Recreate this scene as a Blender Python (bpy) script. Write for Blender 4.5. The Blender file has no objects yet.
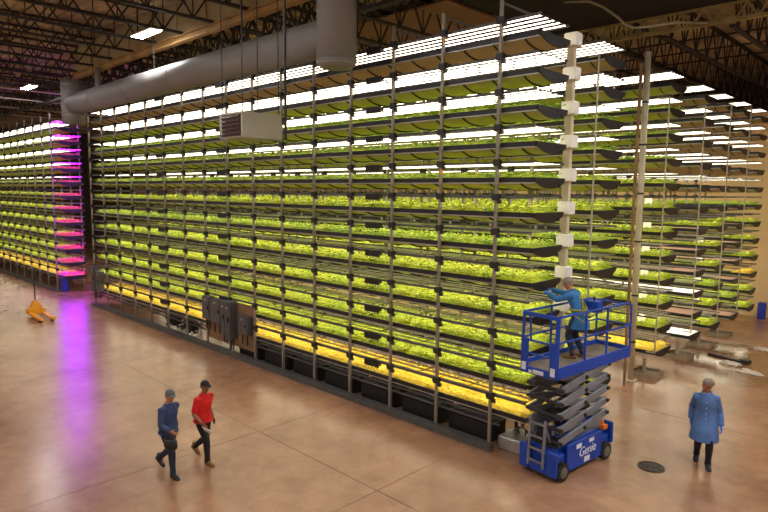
import bpy, bmesh, math, random
from mathutils import Vector, Matrix, Euler
R = math.radians
rng = random.Random(7)
scene = bpy.context.scene
COL = scene.collection

# ------------------------------------------------------------------ materials
def new_mat(name):
    m = bpy.data.materials.new(name); m.use_nodes = True
    nt = m.node_tree; b = nt.nodes['Principled BSDF']
    return m, nt, b

def lin(c):
    return tuple(((v / 255.0) / 12.92 if v / 255.0 <= 0.04045 else ((v / 255.0 + 0.055) / 1.055) ** 2.4) for v in c)

def mat(name, rgb, rough=0.5, metal=0.0, vary=0.15, scale=6.0, spec=0.5, detail=4.0):
    """procedural surface: base colour broken up by object-space noise"""
    m, nt, b = new_mat(name)
    c = lin(rgb)
    tc = nt.nodes.new('ShaderNodeTexCoord'); nz = nt.nodes.new('ShaderNodeTexNoise')
    nz.inputs['Scale'].default_value = scale; nz.inputs['Detail'].default_value = detail
    nt.links.new(tc.outputs['Object'], nz.inputs['Vector'])
    rp = nt.nodes.new('ShaderNodeValToRGB')
    rp.color_ramp.elements[0].position = 0.3; rp.color_ramp.elements[1].position = 0.7
    rp.color_ramp.elements[0].color = (*[v * (1 - vary) for v in c], 1)
    rp.color_ramp.elements[1].color = (*[min(1, v * (1 + vary)) for v in c], 1)
    nt.links.new(nz.outputs['Fac'], rp.inputs['Fac']); nt.links.new(rp.outputs['Color'], b.inputs['Base Color'])
    b.inputs['Roughness'].default_value = rough; b.inputs['Metallic'].default_value = metal
    b.inputs['Specular IOR Level'].default_value = spec
    return m

def emit(name, rgb, strength):
    m, nt, b = new_mat(name)
    b.inputs['Base Color'].default_value = (0.8, 0.8, 0.8, 1)
    b.inputs['Emission Color'].default_value = (*rgb, 1); b.inputs['Emission Strength'].default_value = strength
    return m

def leaf_mat(name, dark, light, accent):
    m, nt, b = new_mat(name)
    tc = nt.nodes.new('ShaderNodeTexCoord'); vo = nt.nodes.new('ShaderNodeTexVoronoi'); vo.inputs['Scale'].default_value = 22
    nz = nt.nodes.new('ShaderNodeTexNoise'); nz.inputs['Scale'].default_value = 1.3; nz.inputs['Detail'].default_value = 5
    nt.links.new(tc.outputs['Object'], vo.inputs['Vector']); nt.links.new(tc.outputs['Object'], nz.inputs['Vector'])
    r1 = nt.nodes.new('ShaderNodeValToRGB')
    r1.color_ramp.elements[0].color = (*lin(dark), 1); r1.color_ramp.elements[1].color = (*lin(light), 1)
    sp = nt.nodes.new('ShaderNodeSeparateColor'); nt.links.new(vo.outputs['Color'], sp.inputs['Color'])
    nt.links.new(sp.outputs['Red'], r1.inputs['Fac'])
    r2 = nt.nodes.new('ShaderNodeValToRGB'); r2.color_ramp.elements[0].position = .42; r2.color_ramp.elements[1].position = .7
    r2.color_ramp.elements[0].color = (0, 0, 0, 1); r2.color_ramp.elements[1].color = (.6, .6, .6, 1)
    nt.links.new(nz.outputs['Fac'], r2.inputs['Fac'])
    mx = nt.nodes.new('ShaderNodeMix'); mx.data_type = 'RGBA'
    nt.links.new(r2.outputs['Color'], mx.inputs['Factor']); nt.links.new(r1.outputs['Color'], mx.inputs[6])
    mx.inputs[7].default_value = (*lin(accent), 1)
    nt.links.new(mx.outputs[2], b.inputs['Base Color']); b.inputs['Roughness'].default_value = .6
    b.inputs['Specular IOR Level'].default_value = .25
    return m

M = {}
M['galv'] = mat('galvanised_post', (146, 137, 124), .45, .35, .2, 9)
M['beam'] = mat('grey_channel', (96, 94, 92), .5, .2, .2, 5)
M['dark'] = mat('dark_plastic', (38, 37, 38), .5, 0, .25, 8)
M['black'] = mat('black_tank', (20, 20, 22), .55, 0, .2, 3)
M['rim'] = mat('black_tray_rim', (25, 23, 23), .45, 0, .2, 6)
M['belly'] = mat('tray_film_bounce_tint', (180, 170, 112), .65, 0, .15, 2)  # khaki base colour carries the green light bounced up from the crops
M['jute'] = mat('bare_growing_cloth', (122, 92, 74), .9, 0, .2, 7)
M['white_cloth'] = mat('white_growing_cloth', (228, 222, 216), .9, 0, .05, 7)
M['alu'] = mat('aluminium_rail', (170, 165, 158), .4, .5, .1, 6)
M['barbody'] = mat('light_bar_housing', (172, 170, 160), .4, .1, .12, 6)
M['led'] = emit('white_led_strip', (1.0, .90, .68), 6.2)
M['purple'] = emit('purple_led_strip', (.40, .002, 1.0), 26.0)
M['purple2'] = emit('added_purple_diffuser', (.44, .003, 1.0), 48.0)
M['leafA'] = leaf_mat('bright_green_leaf', (90, 124, 10), (190, 202, 22), (186, 180, 18))
M['leafB'] = leaf_mat('mid_green_leaf', (76, 114, 10), (166, 190, 26), (178, 178, 20))
M['leafY'] = leaf_mat('yellow_leaf', (188, 160, 28), (216, 196, 50), (210, 172, 40))
M['duct'] = mat('duct_sheet_metal', (132, 127, 124), .6, .05, .06, .8)
M['heater'] = mat('heater_casing', (164, 158, 140), .5, 0, .05, 2)
M['louvre'] = mat('louvre_dark_red', (74, 50, 48), .5, 0, .15, 6)
M['steel'] = mat('dark_roof_steel', (44, 39, 36), .6, 0, .2, 3)
M['girder'] = mat('tan_girder', (176, 138, 84), .6, 0, .3, 1.5)
M['ygirder'] = mat('olive_girder', (156, 140, 96), .6, 0, .3, 2)
M['curtain'] = mat('tan_board', (176, 158, 120), .8, 0, .2, .6)
M['shade_sheet'] = mat('black_roof_shade', (17, 15, 14), .8, 0, .2, 1)
M['conduit'] = mat('pale_pipe', (178, 168, 146), .5, 0, .12, 4)
M['column'] = mat('cream_column', (206, 192, 164), .55, 0, .1, 3)
M['whitebox'] = mat('white_plastic', (238, 234, 224), .5, 0, .03, 4)
M['ply'] = mat('plywood_board', (140, 106, 78), .8, 0, .2, 3)
M['enclosure'] = mat('grey_enclosure', (86, 84, 84), .5, .1, .1, 3)
M['blue'] = mat('lift_blue', (14, 66, 170), .42, 0, .12, 3)
M['sciss'] = mat('lift_grey_steel', (132, 134, 140), .45, .3, .15, 4)
M['rubber'] = mat('tyre_rubber', (30, 28, 27), .8, 0, .2, 9)
M['hubgrey'] = mat('wheel_hub', (120, 112, 100), .6, .2, .2, 6)
M['decal'] = mat('white_decal', (222, 224, 228), .6, 0, .05, 8)
M['deckply'] = mat('platform_plate', (128, 112, 98), .7, .1, .25, 5)
M['orange'] = mat('orange_plastic', (226, 120, 30), .5, 0, .1, 5)
M['yellow'] = mat('jack_yellow', (236, 160, 20), .5, 0, .15, 5)
M['blueplastic'] = mat('blue_plastic', (40, 60, 170), .5, 0, .1, 5)
M['concrete'] = mat('basin_concrete', (150, 132, 108), .85, 0, .25, 4)
M['plasticbag'] = mat('white_plastic_film', (214, 200, 184), .4, 0, .12, 6)
M['iron'] = mat('iron_cover', (84, 72, 58), .6, .3, .3, 12)
M['skin'] = mat('skin', (176, 120, 92), .6, 0, .06, 20)
M['skin2'] = mat('skin_tan', (150, 98, 74), .6, 0, .06, 20)
M['coat'] = mat('blue_coat_cloth', (82, 116, 172), .85, 0, .14, 14)
M['coat2'] = mat('blue_coat_cloth_dark', (52, 112, 168), .85, 0, .16, 14)
M['glove'] = mat('blue_glove', (40, 110, 220), .5, 0, .08, 20)
M['trouser'] = mat('black_trouser', (28, 27, 31), .85, 0, .2, 16)
M['jean'] = mat('dark_denim', (40, 46, 68), .85, 0, .2, 16)
M['navy'] = mat('navy_shirt', (52, 68, 104), .85, 0, .15, 14)
M['redcloth'] = mat('red_shirt', (212, 28, 26), .85, 0, .12, 14)
M['boot'] = mat('tan_boot', (130, 92, 44), .7, 0, .15, 20)
M['shoe'] = mat('dark_shoe', (26, 23, 22), .6, 0, .15, 20)
M['hair'] = mat('dark_hair', (52, 40, 34), .7, 0, .2, 30)
M['hairnet'] = mat('hairnet_mesh', (138, 122, 112), .8, 0, .2, 60)
M['greycap'] = mat('grey_cap', (92, 90, 92), .8, 0, .12, 30)
M['blackcap'] = mat('black_cap', (32, 28, 28), .8, 0, .12, 30)
M['harness'] = mat('harness_webbing', (150, 150, 60), .7, 0, .2, 20)
M['eye'] = mat('eye_dark', (24, 18, 16), .3, 0, .05, 20)
M['lip'] = mat('lip', (130, 70, 62), .6, 0, .05, 20)
M['paper'] = mat('white_paper', (240, 238, 232), .7, 0, .02, 8)
M['fixture'] = emit('high_bay_diffuser', (.95, .95, .96), 86.0)
M['wall'] = mat('tan_wall', (222, 190, 142), .85, 0, .1, .4)
M['walldark'] = mat('grey_wall', (84, 74, 70), .85, 0, .15, .4)

def floor_material():
    m, nt, b = new_mat('polished_concrete')
    N = nt.nodes.new; Lk = nt.links.new
    g = N('ShaderNodeNewGeometry')
    n1 = N('ShaderNodeTexNoise'); n1.inputs['Scale'].default_value = .35; n1.inputs['Detail'].default_value = 8; n1.inputs['Roughness'].default_value = .62
    n2 = N('ShaderNodeTexNoise'); n2.inputs['Scale'].default_value = 2.2; n2.inputs['Detail'].default_value = 9; n2.inputs['Roughness'].default_value = .7; n2.inputs['Distortion'].default_value = .15
    n3 = N('ShaderNodeTexNoise'); n3.inputs['Scale'].default_value = .9; n3.inputs['Detail'].default_value = 5
    for n in (n1, n2, n3): Lk(g.outputs['Position'], n.inputs['Vector'])
    r1 = N('ShaderNodeValToRGB'); r1.color_ramp.elements[0].position = .32; r1.color_ramp.elements[1].position = .68
    r1.color_ramp.elements[0].color = (*lin((150, 108, 80)), 1); r1.color_ramp.elements[1].color = (*lin((196, 150, 115)), 1)
    r2 = N('ShaderNodeValToRGB'); r2.color_ramp.elements[0].position = .3; r2.color_ramp.elements[1].position = .72
    r2.color_ramp.elements[0].color = (.74, .70, .67, 1); r2.color_ramp.elements[1].color = (1.10, 1.09, 1.08, 1)
    Lk(n1.outputs['Fac'], r1.inputs['Fac']); Lk(n2.outputs['Fac'], r2.inputs['Fac'])
    mx = N('ShaderNodeMix'); mx.data_type = 'RGBA'; mx.blend_type = 'MULTIPLY'; mx.inputs['Factor'].default_value = 1
    Lk(r1.outputs['Color'], mx.inputs[6]); Lk(r2.outputs['Color'], mx.inputs[7])
    # wet patch by the row ends: distance from its middle, broken up by noise
    vd = N('ShaderNodeVectorMath'); vd.operation = 'DISTANCE'; Lk(g.outputs['Position'], vd.inputs[0]); vd.inputs[1].default_value = (-5.0, 22.5, 0)
    ad = N('ShaderNodeMath'); ad.operation = 'MULTIPLY_ADD'; Lk(n3.outputs['Fac'], ad.inputs[0]); ad.inputs[1].default_value = -4.6; Lk(vd.outputs['Value'], ad.inputs[2])
    rw = N('ShaderNodeValToRGB'); rw.color_ramp.elements[0].position = .0; rw.color_ramp.elements[1].position = .25
    rw.color_ramp.elements[0].color = (1, 1, 1, 1); rw.color_ramp.elements[1].color = (0, 0, 0, 1)
    Lk(ad.outputs['Value'], rw.inputs['Fac'])
    wet = N('ShaderNodeMix'); wet.data_type = 'RGBA'; Lk(rw.outputs['Color'], wet.inputs['Factor'])
    Lk(mx.outputs[2], wet.inputs[6])
    dk = N('ShaderNodeMix'); dk.data_type = 'RGBA'; dk.blend_type = 'MULTIPLY'; dk.inputs['Factor'].default_value = 1
    Lk(mx.outputs[2], dk.inputs[6]); dk.inputs[7].default_value = (.72, .66, .6, 1); Lk(dk.outputs[2], wet.inputs[7])
    Lk(wet.outputs[2], b.inputs['Base Color'])
    rr = N('ShaderNodeMapRange'); rr.inputs['To Min'].default_value = .17; rr.inputs['To Max'].default_value = .30; Lk(n2.outputs['Fac'], rr.inputs['Value'])
    rmx = N('ShaderNodeMix'); rmx.data_type = 'FLOAT'; Lk(rw.outputs['Color'], rmx.inputs['Factor']); Lk(rr.outputs['Result'], rmx.inputs[2]); rmx.inputs[3].default_value = .13
    Lk(rmx.outputs[0], b.inputs['Roughness'])
    b.inputs['Specular IOR Level'].default_value = .6
    bp = N('ShaderNodeBump'); bp.inputs['Strength'].default_value = .015; bp.inputs['Distance'].default_value = .05
    Lk(n2.outputs['Fac'], bp.inputs['Height']); Lk(bp.outputs['Normal'], b.inputs['Normal'])
    return m
M['floor'] = floor_material()

def deck_material():
    m, nt, b = new_mat('roof_deck')
    N = nt.nodes.new; Lk = nt.links.new
    g = N('ShaderNodeNewGeometry'); nz = N('ShaderNodeTexNoise'); nz.inputs['Scale'].default_value = .5; nz.inputs['Detail'].default_value = 6
    Lk(g.outputs['Position'], nz.inputs['Vector'])
    r = N('ShaderNodeValToRGB'); r.color_ramp.elements[0].color = (*lin((132, 114, 98)), 1); r.color_ramp.elements[1].color = (*lin((212, 194, 156)), 1)
    r.color_ramp.elements[0].position = .3; r.color_ramp.elements[1].position = .7
    Lk(nz.outputs['Fac'], r.inputs['Fac']); Lk(r.outputs['Color'], b.inputs['Base Color']); b.inputs['Roughness'].default_value = .7
    return m
M['deck'] = deck_material()

# ------------------------------------------------------------------ mesh builder
class MB:
    def __init__(s): s.v = []; s.f = []; s.mi = []; s.cur = 0
    def slot(s, i): s.cur = i; return s
    def _f(s, idx): s.f.append(idx); s.mi.append(s.cur)
    def quad(s, a, b, c, d):
        n = len(s.v); s.v += [tuple(a), tuple(b), tuple(c), tuple(d)]; s._f((n, n + 1, n + 2, n + 3))
    def box(s, x0, x1, y0, y1, z0, z1, bottom_slot=None):
        n = len(s.v)
        s.v += [(x0, y0, z0), (x1, y0, z0), (x1, y1, z0), (x0, y1, z0), (x0, y0, z1), (x1, y0, z1), (x1, y1, z1), (x0, y1, z1)]
        for k, q in enumerate(((0, 3, 2, 1), (4, 5, 6, 7), (0, 1, 5, 4), (1, 2, 6, 5), (2, 3, 7, 6), (3, 0, 4, 7))):
            s.f.append(tuple(n + i for i in q)); s.mi.append(bottom_slot if (k == 0 and bottom_slot is not None) else s.cur)
        return s
    def bar(s, a, b, w, h, up=(0, 0, 1)):
        """rectangular bar from a to b, w wide and h high"""
        a = Vector(a); b = Vector(b); d = (b - a).normalized(); u = Vector(up)
        if abs(d.dot(u)) > .98: u = Vector((1, 0, 0))
        r = d.cross(u).normalized(); u = r.cross(d).normalized()
        n = len(s.v)
        for p in (a, b):
            for i, j in ((-1, -1), (1, -1), (1, 1), (-1, 1)):
                s.v.append(tuple(p + r * (w / 2 * i) + u * (h / 2 * j)))
        for q in ((3, 2, 1, 0), (4, 5, 6, 7), (0, 1, 5, 4), (1, 2, 6, 5), (2, 3, 7, 6), (3, 0, 4, 7)): s._f(tuple(n + i for i in q))
        return s
    def tube(s, pts, rad, seg=10, caps=True):
        pts = [Vector(p) for p in pts]; n0 = len(s.v)
        if not hasattr(rad, '__len__'): rad = [rad] * len(pts)
        ref = None
        for i, p in enumerate(pts):
            d = ((pts[min(i + 1, len(pts) - 1)] - pts[max(i - 1, 0)])).normalized()
            if ref is None or abs(ref.dot(d)) > .95:
                ref = Vector((0, 0, 1)) if abs(d.z) < .9 else Vector((1, 0, 0))
            r = d.cross(ref).normalized(); u = r.cross(d).normalized(); ref = u
            for k in range(seg):
                a = 2 * math.pi * k / seg
                s.v.append(tuple(p + (r * math.cos(a) + u * math.sin(a)) * rad[i]))
        for i in range(len(pts) - 1):
            for k in range(seg):
                s._f((n0 + i * seg + k, n0 + i * seg + (k + 1) % seg, n0 + (i + 1) * seg + (k + 1) % seg, n0 + (i + 1) * seg + k))
        if caps:
            s._f(tuple(n0 + k for k in reversed(range(seg)))); s._f(tuple(n0 + (len(pts) - 1) * seg + k for k in range(seg)))
        return s
    def loft(s, secs, seg=16):
        """secs: (centre, side vector half, front vector half)"""
        n0 = len(s.v)
        for c, a, b in secs:
            c = Vector(c); a = Vector(a); b = Vector(b)
            for k in range(seg):
                t = 2 * math.pi * k / seg
                s.v.append(tuple(c + a * math.cos(t) + b * math.sin(t)))
        for i in range(len(secs) - 1):
            for k in range(seg):
                s._f((n0 + i * seg + k, n0 + i * seg + (k + 1) % seg, n0 + (i + 1) * seg + (k + 1) % seg, n0 + (i + 1) * seg + k))
        s._f(tuple(n0 + k for k in reversed(range(seg)))); s._f(tuple(n0 + (len(secs) - 1) * seg + k for k in range(seg)))
        return s
    def ball(s, c, rx, ry, rz, rot=None, seg=14, rings=9, zmin=-1.0):
        c = Vector(c); secs = []
        Rm = rot if rot is not None else Matrix.Identity(3)
        for i in range(rings + 1):
            ph = math.asin(max(-1, zmin)) + (math.pi / 2 - math.asin(max(-1, zmin))) * i / rings
            q = max(math.cos(ph), .02); z = math.sin(ph)
            secs.append((c + Rm @ Vector((0, 0, rz * z)), Rm @ Vector((rx * q, 0, 0)), Rm @ Vector((0, ry * q, 0))))
        return s.loft(secs, seg)
    def ring(s, c, axis, rad, w, seg=20):
        c = Vector(c); ax = Vector(axis).normalized()
        return s.tube([c - ax * w / 2, c + ax * w / 2], rad, seg)
    def mesh(s, name, mats, smooth=False):
        me = bpy.data.meshes.new(name); me.from_pydata(s.v, [], s.f)
        for m in (mats if isinstance(mats, (list, tuple)) else [mats]): me.materials.append(m)
        me.polygons.foreach_set('material_index', s.mi)
        if smooth: me.polygons.foreach_set('use_smooth', [True] * len(s.f))
        me.update(); return me
    def build(s, name, mats, parent=None, smooth=False, bevel=0):
        me = s.mesh(name, mats, smooth)
        if bevel:
            bm = bmesh.new(); bm.from_mesh(me)
            bmesh.ops.bevel(bm, geom=list(bm.edges), offset=bevel, segments=1, affect='EDGES'); bm.to_mesh(me); bm.free()
        return link(name, me, parent)

def link(name, me, parent=None, loc=None):
    o = bpy.data.objects.new(name, me); COL.objects.link(o)
    if parent is not None: o.parent = parent
    if loc is not None: o.location = loc
    return o
def tag(o, label, cat, group=None, kind=None):
    o['label'] = label; o['category'] = cat
    if group: o['group'] = group
    if kind: o['kind'] = kind
    return o
def thing(name, label, cat, loc=(0, 0, 0), rz=0.0, group=None):
    o = bpy.data.objects.new(name, None); COL.objects.link(o); o.empty_display_size = .2
    o.location = loc; o.rotation_euler = (0, 0, rz)
    return tag(o, label, cat, group)
def struct(o): o['kind'] = 'structure'; return o
ORD = ['first', 'second', 'third', 'fourth', 'fifth', 'sixth', 'seventh', 'eighth', 'ninth', 'tenth', 'eleventh', 'twelfth', 'thirteenth', 'fourteenth', 'fifteenth', 'sixteenth']

# ------------------------------------------------------------------ camera
CAMH = 5.6
f_px, yaw, pitch, roll = 600.17, R(-44.318), R(6.174), R(0.5566)
cy, sy, cp, sp = math.cos(yaw), math.sin(yaw), math.cos(pitch), math.sin(pitch)
fw = Vector((cp * sy, cp * cy, -sp)); rt = Vector((cy, -sy, 0)); up = rt.cross(fw)
r2 = rt * math.cos(roll) + up * math.sin(roll); u2 = -rt * math.sin(roll) + up * math.cos(roll)
cam = bpy.data.cameras.new('camera'); cam.sensor_width = 36; cam.lens = f_px / 768 * 36; cam.clip_end = 300
co = bpy.data.objects.new('camera', cam); COL.objects.link(co)
mw = Matrix((r2, u2, -fw)).transposed().to_4x4(); mw.translation = (0, 0, CAMH); co.matrix_world = mw
scene.camera = co

# ------------------------------------------------------------------ room shell
fl = MB(); fl.box(-75, 30, -12, 64, -.2, 0); struct(fl.build('floor', M['floor']))
# saw-cut joints, thin dark strips lying on the slab
jm = mat('joint_filler', (124, 92, 68), .7, 0, .3, 3)
for i, x in enumerate((-19.3, -11.47, -7.57)):
    j = MB(); j.box(x - .008, x + .008, -10, 10.45, 0, .0025); struct(j.build('trim_%d' % (i + 1), jm))
for i, (y, x0, x1) in enumerate(((7.63, -19.3, 12), (15.67, -5.8, 12))):
    j = MB(); j.box(x0, x1, y - .008, y + .008, 0, .003); struct(j.build('trim_%d' % (i + 7), jm))
w = MB(); w.box(-75, 14, 31.6, 31.75, 0, 9.3); struct(w.build('wall_back', M['wall']))
w = MB(); w.box(-75, 30, 64, 64.3, 0, 12.4); struct(w.build('wall_far', M['wall']))
w = MB(); w.box(-75.3, -75, -12, 31.9, 0, 12.4); struct(w.build('wall_left', M['walldark']))
# corrugated roof deck (ribs run along X)
def deck(x0, x1, y0, y1, z, m, pitch=.3):
    d = MB(); n = int((y1 - y0) / pitch)
    prof = []
    for i in range(n):
        y = y0 + i * pitch
        prof += [(y, z), (y + pitch * .45, z), (y + pitch * .55, z + .07), (y + pitch * .9, z + .07)]
    prof.append((y0 + n * pitch, z))
    for (ya, za), (yb, zb) in zip(prof, prof[1:]): d.quad((x0, ya, za), (x0, yb, zb), (x1, yb, zb), (x1, ya, za))
    return d
DZ = 11.9
d = deck(-75, 30, -12, 63.9, DZ, None); struct(d.build('ceiling', M['deck']))
# black sheet added under the deck to stand for the unlit roof there
d = MB(); d.box(-11.5, 8, 13.0, 20.36, 11.27, 11.33); struct(d.build('trim_20', M['shade_sheet']))

def joist_mesh(name, length, zb, zt, pitch, m, wv=.05, wd=.045):
    b = MB()
    for z, s in ((zb, 1), (zt, -1)):
        b.box(-.075, -.01, 0, length, z, z + .07 * 1); b.box(.01, .075, 0, length, z, z + .07)
    n = max(2, round(length / pitch)); p = length / n
    for i in range(n):
        b.bar((0, i * p, zt), (0, (i + .5) * p, zb + .03), wd, wd); b.bar((0, (i + .5) * p, zb + .03), (0, (i + 1) * p, zt), wd, wd)
        b.bar((0, (i + .5) * p, zb), (0, (i + .5) * p, zt), wv * .6, wv * .6)
    return b.mesh(name, m)
JX = [-17.3 + 1.95 * k for k in range(-18, 9)]
ja = joist_mesh('roof_joist', 22.0, 10.72, DZ - .1, 1.5, M['steel'])
jb = joist_mesh('roof_joist', 10.0, 10.72, DZ - .1, 1.1, M['steel'])
jc = joist_mesh('roof_joist', 11.0, 10.6, DZ - .1, 1.2, M['steel'])
for x in JX:
    struct(link('roof_joist', ja, None, (x, -11.9, 0)))
    if -50 < x < -11.5: struct(link('roof_joist', jb, None, (x, 10.45, 0)))
    if x > -26:
        struct(link('roof_joist', jc, None, (x, 20.55, 0)))
        if x > -16: struct(link('roof_joist', jc, None, (x, 31.8, 0))); struct(link('roof_joist', jc, None, (x, 43.0, 0)))
# bridging rods between the joists (along X)
for y in (2.0, 6.2): b = MB(); b.box(-60, 6, y, y + .04, 11.25, 11.29); struct(b.build('roof_bridging', M['steel']))
for y in (24.2, 26.4, 28.6, 30.8): b = MB(); b.box(-30, 8, y, y + .05, DZ - .16, DZ - .1); struct(b.build('roof_bridging', M['steel']))
# girders along X
b = MB(); b.box(-29.6, -6, 10.0, 10.22, 10.5, 10.56); b.box(-29.6, -6, 10.0, 10.22, 10.7, 10.76); b.box(-29.6, -6, 10.08, 10.14, 10.56, 10.7); struct(b.build('roof_beam', M['girder']))
b = MB()
for i in range(12):
    x = -29.6 + i * 1.95; b.box(x + .02, x + 1.93, 10.15, 10.2, 10.76, DZ - .02)
    b.box(x - .05, x + .05, 10.1, 10.15, 10.76, DZ - .02)
struct(b.build('draft_curtain', M['curtain']))
def xtruss(x0, x1, y, zb, zt, pitch, m, name):
    b = MB()
    for z in (zb, zt): b.box(x0, x1, y - .1, y + .1, z, z + .1)
    n = round((x1 - x0) / pitch); p = (x1 - x0) / n
    for i in range(n):
        b.bar((x0 + i * p, y, zt), (x0 + (i + .5) * p, y, zb + .05), .06, .06); b.bar((x0 + (i + .5) * p, y, zb + .05), (x0 + (i + 1) * p, y, zt), .06, .06)
    struct(b.build(name, m))
xtruss(-60, 6, 11.0, 10.15, 10.95, .9, M['steel'], 'roof_truss')
xtruss(-34, 8, 20.48, 10.72, 11.24, .6, M['ygirder'], 'roof_girder')
b = MB(); b.box(-17.2, -12.2, 15.2, 18.8, 11.5, 11.56); struct(b.build('ceiling_liner', mat('pinkish_liner', (150, 118, 98), .8, 0, .2, .6)))
b = MB(); b.tube([(-9.2, 17, 11.25), (-8.39, 17, 11.1), (-7.96, 17, 10.85), (-7.54, 17, 10.5), (-7.3, 17, 10.25), (-7.07, 17, 10.13), (-6.77, 17, 10.1), (-6.4, 18.2, 10.4), (-6.2, 20.2, 10.75)], .035, 8)
tag(b.build('curved_conduit', M['conduit'], None, True), 'pale conduit hanging in a curve from the dark roof', 'conduit')
for i, (x, y0, y1, z) in enumerate(((-33, -2, 26, 10.25), (-37, -2, 26, 10.3), (-41.5, -2, 26, 10.35), (-46, -2, 26, 10.4), (-52, -2, 26, 10.4))):
    b = MB(); b.tube([(x, y0, z), (x, y1, z)], .045, 8); tag(b.build('sprinkler_pipe', M['conduit']), 'thin sprinkler pipe under the dark roof at left, %s from the duct end' % ['first','second','third','fourth','fifth'][i], 'pipe', 'sprinkler pipes under the roof')
# ------------------------------------------------------------------ growing racks
ZL = [9.07 - .716 * k for k in range(12)]      # light levels
RIM = .30                                       # tray rim below its light
TW = 1.22                                       # tray width
SAG = .145
def tray_sec(n=12):
    pts = []
    for i in range(n + 1):
        t = -1 + 2 * i / n
        pts.append((t * (TW / 2 - .02), -.08 - SAG * (1 - abs(t) ** 2.4)))
    return pts
def trough_mesh(L, with_hoops):
    b = MB(); sec = tray_sec()
    # film belly
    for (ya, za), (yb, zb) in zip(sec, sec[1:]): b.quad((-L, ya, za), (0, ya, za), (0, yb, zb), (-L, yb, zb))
    # cloth the roots lie on
    b.slot(1); b.quad((-L + .02, -TW / 2 + .02, -.03), (-.02, -TW / 2 + .02, -.03), (-.02, TW / 2 - .02, -.03), (-L + .02, TW / 2 - .02, -.03))
    if with_hoops:
        b.slot(2)
        x = -.35
        while x > -L:
            for (ya, za), (yb, zb) in zip(sec, sec[1:]): b.quad((x - .02, ya, za - .012), (x + .02, ya, za - .012), (x + .02, yb, zb - .012), (x - .02, yb, zb - .012))
            x -= .75
    return b
def rim_mesh(L):
    b = MB()
    for s in (-1, 1):
        y = s * TW / 2
        b.slot(0).box(-L, 0, min(y, y - s * .03), max(y, y - s * .03), -.10, 0)
        b.slot(1).box(-L, 0, min(y + s * .004, y - s * .02), max(y + s * .004, y - s * .02), -.125, -.10)
    b.slot(0)
    return b
def cap_mesh():
    b = MB(); sec = tray_sec()
    n = len(b.v)
    out = [(-TW / 2, 0.0)] + sec + [(TW / 2, 0.0)]
    m = len(out)
    for x in (0, .03):
        for y, z in out: b.v.append((x, y, z))
    b._f(tuple(range(m - 1, -1, -1))); b._f(tuple(range(m, 2 * m)))
    for k in range(m): b._f((k, (k + 1) % m, m + (k + 1) % m, m + k))
    b.box(.03, .045, .34, .38, -.2, -.12)
    return b
def hoop_mesh():
    b = MB(); sec = tray_sec(10)
    for (ya, za), (yb, zb) in zip(sec, sec[1:]): b.bar((0, ya, za - .015), (0, yb, zb - .015), .035, .02, up=(1, 0, 0))
    return b
def crop_mesh(L, seed, hgt, leaf, dens):
    r = random.Random(seed); b = MB(); W = TW - .06
    nx = int(L / .14); ny = 9
    hs = [[.01 + hgt * (.45 + .4 * r.random()) if 0 < j < ny and 0 < i < nx else .0 for j in range(ny + 1)] for i in range(nx + 1)]
    n0 = len(b.v)
    for i in range(nx + 1):
        for j in range(ny + 1): b.v.append((-L + .03 + (L - .06) * i / nx, -W / 2 + W * j / ny, -.02 + hs[i][j]))
    for i in range(nx):
        for j in range(ny):
            k = n0 + i * (ny + 1) + j; b._f((k, k + ny + 1, k + ny + 2, k + 1))
    for _ in range(int(L * W * dens)):
        x = -L + .03 + (L - .06) * r.random(); y = W * (r.random() - .5)
        z = -.01 + hgt * (.55 + .6 * r.random()); a = r.random() * 6.28; t = r.uniform(-.5, .7); s = leaf * r.uniform(.7, 1.3)
        dx, dy = math.cos(a) * s, math.sin(a) * s; ex, ey = -dy * .55, dx * .55
        b.quad((x, y, z), (x + dx * .5 + ex, y + dy * .5 + ey, z + s * t * .6), (x + dx, y + dy, z + s * t * .8), (x + dx * .5 - ex, y + dy * .5 - ey, z + s * t * .6))
    return b
NB = 5; BP = TW / NB
def frame_mesh(L):
    b = MB()
    for s in (-1, 1): b.box(-L, 0, s * (TW / 2 - .01) - .02, s * (TW / 2 - .01) + .02, -.02, .03)
    x = -.04
    while x > -L:
        b.box(x - .012, x + .012, -TW / 2, TW / 2, .006, .018); x -= 1.5
    return b
def bar_mesh(L, gap=True, w=.088):
    b = MB(); x = -.03
    while x - .3 > -L:
        x1 = max(x - 1.5, -L + .02)
        b.box(x1 + .03, x, -w / 2, w / 2, -.004, .005, bottom_slot=1); x = x1
    return b
def wiring_mesh():
    b = MB(); r = random.Random(3)
    b.box(-.26, .26, -.05, .05, -.06, .04)
    for i in range(8):
        x = -.24 + i * .066; b.box(x, x + .045, -.08, -.04, -.09, .06)
    for i in range(5):
        x = -.2 + .1 * i; b.tube([(x, -.06, -.08), (x + .03, -.07, -.14), (x + .08, -.05, -.07)], .008, 5)
    return b

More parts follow.
